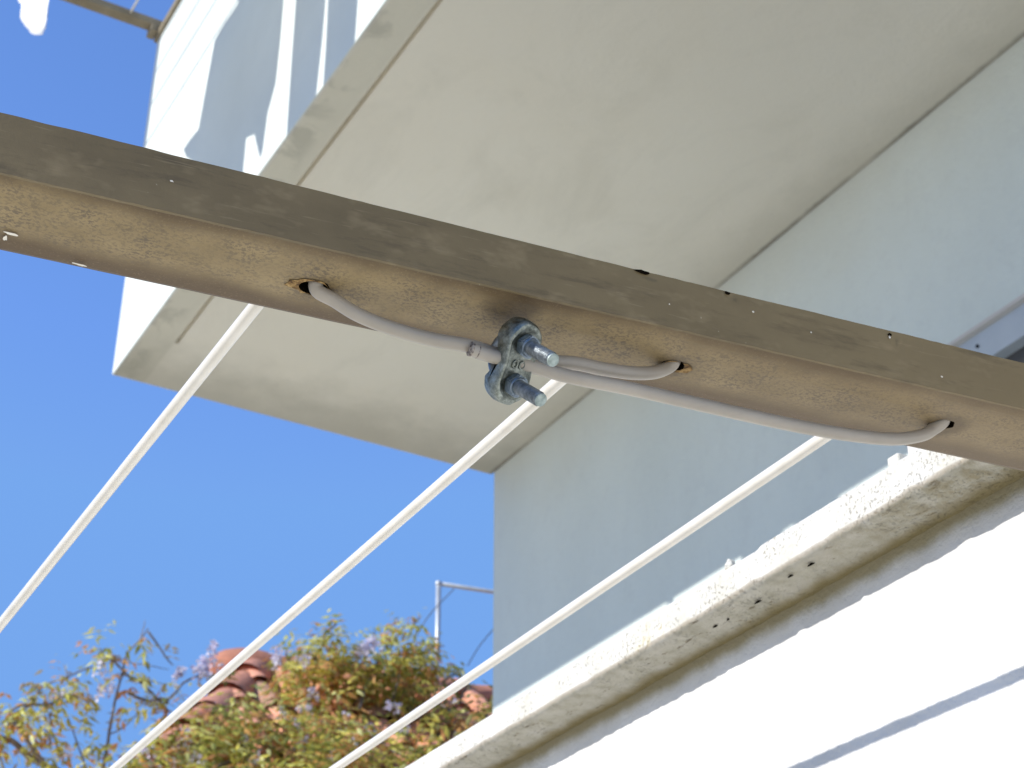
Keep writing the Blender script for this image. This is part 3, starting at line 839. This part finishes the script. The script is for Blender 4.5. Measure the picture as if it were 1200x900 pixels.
# (a) open spray on the left, against the sky
YV = 7.6
sp = empty('wisteria_vine', tuple(on(128, 990, 1, YV)), 'open wisteria spray with bare arching twigs against the sky, left of the roof', 'vine')
tw = Bag(); lv = Bag()
def V(u, v, dy=0): return on(u, v, 1, YV+dy)
BR = [([(118, 1010), (121, 900), (126, 860), (132, 830), (141, 800), (150, 768), (163, 748), (173, 737)], .009, .003, .25),
      ([(-20, 860), (10, 868), (35, 888), (55, 900), (75, 908), (118, 960)], .014, .012, .6),
      ([(55, 900), (35, 872), (18, 850), (10, 835), (25, 826), (55, 826), (80, 812), (100, 818), (108, 829)], .010, .003, 1.2),
      ([(10, 838), (35, 825), (50, 804), (75, 793), (105, 784), (118, 787)], .006, .003, .7),
      ([(173, 740), (182, 752), (195, 768), (206, 780)], .006, .003, .15),
      ([(145, 788), (165, 800), (180, 816), (200, 836)], .007, .003, .8),
      ([(150, 815), (170, 822), (190, 828), (208, 812), (222, 800), (245, 791), (275, 790)], .008, .004, .6),
      ([(148, 790), (135, 775), (124, 770), (118, 760)], .006, .003, .9),
      ([(76, 898), (68, 880), (62, 862), (60, 850)], .006, .003, .7),
      ([(100, 905), (92, 880), (86, 855), (80, 840)], .005, .002, .5),
      ([(5, 905), (-5, 870), (-12, 850)], .006, .003, 1.2),
      ([(126, 860), (145, 852), (160, 838)], .004, .002, .3),
      ([(82, 793), (76, 778)], .004, .002, .2),
      ([(163, 748), (168, 735), (169, 728)], .003, .0015, 0),
      ([(150, 776), (175, 779), (200, 784)], .003, .0015, 0),
      ([(152, 795), (175, 797), (198, 803)], .003, .0015, .1)]
for pts, r0, r1, dens in BR:
    P = branch(tw, [V(u, v, .12*nz(u, v, 0, .05)) for u, v in pts], r0, r1)
    for k in range(int(dens*len(P)*.75)):
        q = rnd.choice(P)+rv()*.03
        pal = GREENS if rnd.random() < .8 else [(.40, .34, .20), (.45, .36, .25)]
        pinnate(lv, q, (rv()+Vector((0, 0, .1))), rnd.uniform(.06, .14), rnd.choice((1, 2, 2, 3)), rnd.uniform(.034, .062), pal)
for u, v, n in ((8, 838, 7), (30, 850, 6), (45, 835, 6), (20, 828, 4), (65, 838, 8), (50, 850, 8), (98, 808, 8), (80, 815, 8), (105, 872, 5), (112, 868, 4), (118, 762, 5), (127, 752, 3), (150, 820, 5), (190, 820, 6), (40, 880, 8), (5, 850, 5), (70, 880, 3), (90, 890, 3)):
    for k in range(n):
        c = V(u+rnd.gauss(0, 9), v+rnd.gauss(0, 9), rnd.uniform(-.15, .15))
        pinnate(lv, c, rv(), rnd.uniform(.04, .1), rnd.choice((1, 2)), rnd.uniform(.035, .06), GREENS)
tw.build('branch', BARK, sp, True); lv.build('foliage', LEAF, sp)
for (u, v, n, L, r_) in ((120, 782, 26, .09, .05), (128, 808, 16, .06, .04), (118, 812, 14, .06, .04), (207, 796, 22, .09, .03), (213, 785, 14, .05, .03), (236, 782, 50, .12, .08), (248, 770, 50, .14, .07), (240, 790, 26, .06, .09), (68, 815, 10, .06, .05), (82, 884, 14, .06, .06)):
    raceme(V(u, v, -.05), L, n, r_, True).build('flower_cluster', PETAL, sp)
# (b) dense vine heaped on the roof
vr = empty('wisteria_vine', tuple(on(350, 990, 1, 7.3)), 'dense olive leaved wisteria heaped over the terracotta roof with mauve flower clusters', 'vine')
top = [(120, 905), (150, 882), (175, 868), (200, 842), (225, 826), (250, 822), (275, 826), (295, 822), (320, 812), (335, 795), (345, 772), (358, 763), (372, 752), (385, 748), (398, 754), (410, 762), (425, 768), (440, 776),
       (455, 766), (468, 748), (480, 742), (488, 748), (492, 768), (505, 790), (515, 806), (540, 816), (580, 826), (600, 835)]
def topy(u):
    for (a, b), (c, d) in zip(top, top[1:]):
        if a <= u <= c: return b+(d-b)*(u-a)/(c-a)
    return 840
def surf(u, v):
    """point just off the roof slope seen at this spot, or above the ridge"""
    r_ = ray(u, v)
    # plane: z = RP.z + .058 (x-RP.x) - SL (RP.y - y)
    den = r_.z-.058*r_.x-SL*r_.y; num = RP.z-.058*RP.x-SL*RP.y
    t = num/den if abs(den) > 1e-6 else 99
    p = r_*t
    if t < 0 or p.y > RP.y+.1 or p.y < 6.6: p = r_*((RP.y-.1 if v < 830 else 7.4)/r_.y)
    return p
tw = Bag(); bags = [Bag(), Bag()]
cl = []
for k in range(250):
    u = rnd.uniform(130, 590); ty = topy(u); v = ty+4+(rnd.random()**1.15)*(985-ty)
    if u > 495 and rnd.random() < .62 and v < 880: continue
    if 255 < u < 335 and v < 850 and rnd.random() < .6: continue
    if u < 300 and v < 785+(300-u)*.55+42: continue
    if 210 < u < 270 and v < 850 and rnd.random() < .4: continue
    cl.append((u, v))
for (u, v) in cl:
    r_ = surf(u, v); c = r_*(1-rnd.uniform(.012, .075))
    shade = rnd.uniform(.65, 1.15)
    pal = [tuple(x_*shade for x_ in g_) for g_ in GREENS]
    for q in range(rnd.randint(10, 19)):
        off = Vector((rnd.gauss(0, .080), rnd.gauss(0, .10), rnd.gauss(0, .06)))
        d = (off.normalized()+Vector((0, 0, .25))+rv()*.5)
        pinnate(bags[0], c+off, d, rnd.uniform(.07, .16), rnd.choice((2, 2, 3)), rnd.uniform(.044, .074), pal)
# upright shoots on the skyline
for (u, v, w_, n) in ((372, 752, 7, 7), (395, 748, 5, 5), (362, 765, 9, 8), (404, 742, 3, 2), (455, 752, 8, 9), (470, 738, 8, 12), (482, 733, 7, 8), (490, 768, 9, 10), (502, 785, 8, 9), (478, 760, 9, 9), (440, 748, 5, 4), (345, 776, 8, 6), (375, 775, 12, 16), (395, 775, 12, 14), (420, 772, 10, 8), (470, 770, 12, 14), (508, 792, 5, 5), (350, 790, 10, 10)):
    for q in range(n):
        c = on(u+rnd.gauss(0, w_*.7), v+rnd.gauss(0, w_*.7), 1, 8.4+rnd.uniform(-.15, .15))
        pinnate(bags[0], c, rv()+Vector((0, 0, .4)), rnd.uniform(.05, .11), rnd.choice((1, 2, 2)), rnd.uniform(.038, .062), GREENS)
for pts in ([(360, 830), (372, 790), (378, 760), (392, 744)], [(420, 830), (440, 780), (455, 755), (478, 733)], [(460, 830), (470, 780), (490, 770), (508, 795)], [(430, 800), (425, 775), (432, 757)], [(380, 790), (366, 765), (352, 768)],
            [(300, 870), (350, 880), (420, 905), (470, 930)], [(430, 860), (470, 885), (520, 900), (560, 905)], [(515, 825), (528, 835), (534, 855), (532, 870)], [(250, 900), (300, 880), (345, 850)], [(330, 912), (370, 890), (430, 885)],
            [(345, 785), (335, 768), (340, 757)], [(490, 770), (505, 760), (518, 758)], [(380, 748), (392, 732), (394, 727)], [(520, 800), (530, 790), (545, 795)], [(540, 825), (548, 808), (550, 798)], [(440, 760), (438, 740)], [(482, 735), (492, 722)]):
    branch(tw, [surf(u, v)*.955 for u, v in pts], .010, .003)
tw.build('branch', BARK, vr, True); bags[0].build('foliage', LEAF, vr)
for (u, v, n, L, r_) in ((325, 768, 34, .10, .06), (323, 776, 14, .08, .03), (434, 757, 80, .08, .11), (425, 764, 30, .08, .08), (358, 775, 26, .10, .08), (346, 783, 20, .08, .06), (364, 814, 22, .06, .06), (362, 832, 10, .04, .03), (331, 836, 14, .05, .03), (351, 831, 10, .04, .03), (347, 852, 14, .05, .03), (404, 848, 22, .12, .05), (455, 829, 16, .05, .04), (465, 830, 14, .05, .03), (532, 822, 8, .03, .02), (355, 870, 20, .06, .06),
                       (215, 868, 30, .10, .09), (232, 892, 34, .07, .12), (172, 884, 24, .06, .08), (285, 872, 18, .06, .05), (475, 857, 10, .04, .03), (434, 855, 18, .06, .05), (418, 870, 12, .05, .05), (300, 890, 16, .05, .06), (200, 895, 16, .05, .06), (388, 885, 12, .04, .05)):
    p = surf(u, v)*.925; raceme(p, L, n, r_, True).build('flower_cluster', PETAL, vr)

# ------------------------------------------------------------------ light, sky, camera
el = math.asin(-SUN.z); az = math.atan2(-SUN.x, -SUN.y)
sl = bpy.data.lights.new('sun', 'SUN'); sl.energy = 5.0; sl.angle = R(.53); sl.color = (1, .965, .91)
so = bpy.data.objects.new('sun', sl); COL.objects.link(so); so.rotation_euler = SUN.to_track_quat('-Z', 'Y').to_euler(); so.location = (-5, 3, 6)
w = bpy.data.worlds.new('World'); sc.world = w; w.use_nodes = True
nt = w.node_tree; bgd = nt.nodes['Background']
sky = nt.nodes.new('ShaderNodeTexSky'); sky.sky_type = 'NISHITA'; sky.sun_disc = False
sky.sun_elevation = el; sky.sun_rotation = az; sky.altitude = 0; sky.air_density = 1.0; sky.dust_density = .2; sky.ozone_density = 3.0
hs = nt.nodes.new('ShaderNodeHueSaturation'); hs.inputs['Saturation'].default_value = 1.0
gn = nt.nodes.new('ShaderNodeMix'); gn.data_type = 'RGBA'; gn.blend_type = 'MULTIPLY'; gn.inputs[0].default_value = 1
gn.inputs[7].default_value = (1.25, 1.50, 2.0, 1)
cl_ = nt.nodes.new('ShaderNodeMix'); cl_.data_type = 'RGBA'; cl_.blend_type = 'DARKEN'; cl_.inputs[0].default_value = 1
cl_.inputs[7].default_value = (1.22, 2.62, 5.7, 1)
nt.links.new(sky.outputs[0], gn.inputs[6]); nt.links.new(gn.outputs[2], cl_.inputs[6]); nt.links.new(cl_.outputs[2], hs.inputs['Color']); nt.links.new(hs.outputs[0], bgd.inputs['Color'])
bgd.inputs['Strength'].default_value = .15

cam = bpy.data.cameras.new('camera'); cam.sensor_width = 36; cam.lens = 36*F/1200; cam.clip_start = .02; cam.clip_end = 2000
cam.dof.use_dof = True; cam.dof.focus_distance = .60; cam.dof.aperture_fstop = 44
cobj = bpy.data.objects.new('camera', cam); COL.objects.link(cobj)
cobj.rotation_euler = (R(90)+PITCH, 0, -YAW); sc.camera = cobj
for ob in COL.objects:
    if ob.parent is None: ob.location.z += GROUND
sc.view_settings.view_transform = 'Standard'; sc.view_settings.look = 'None'; sc.view_settings.exposure = 0
sc.render.engine = 'CYCLES'
sc.cycles.max_bounces = 10; sc.cycles.diffuse_bounces = 6
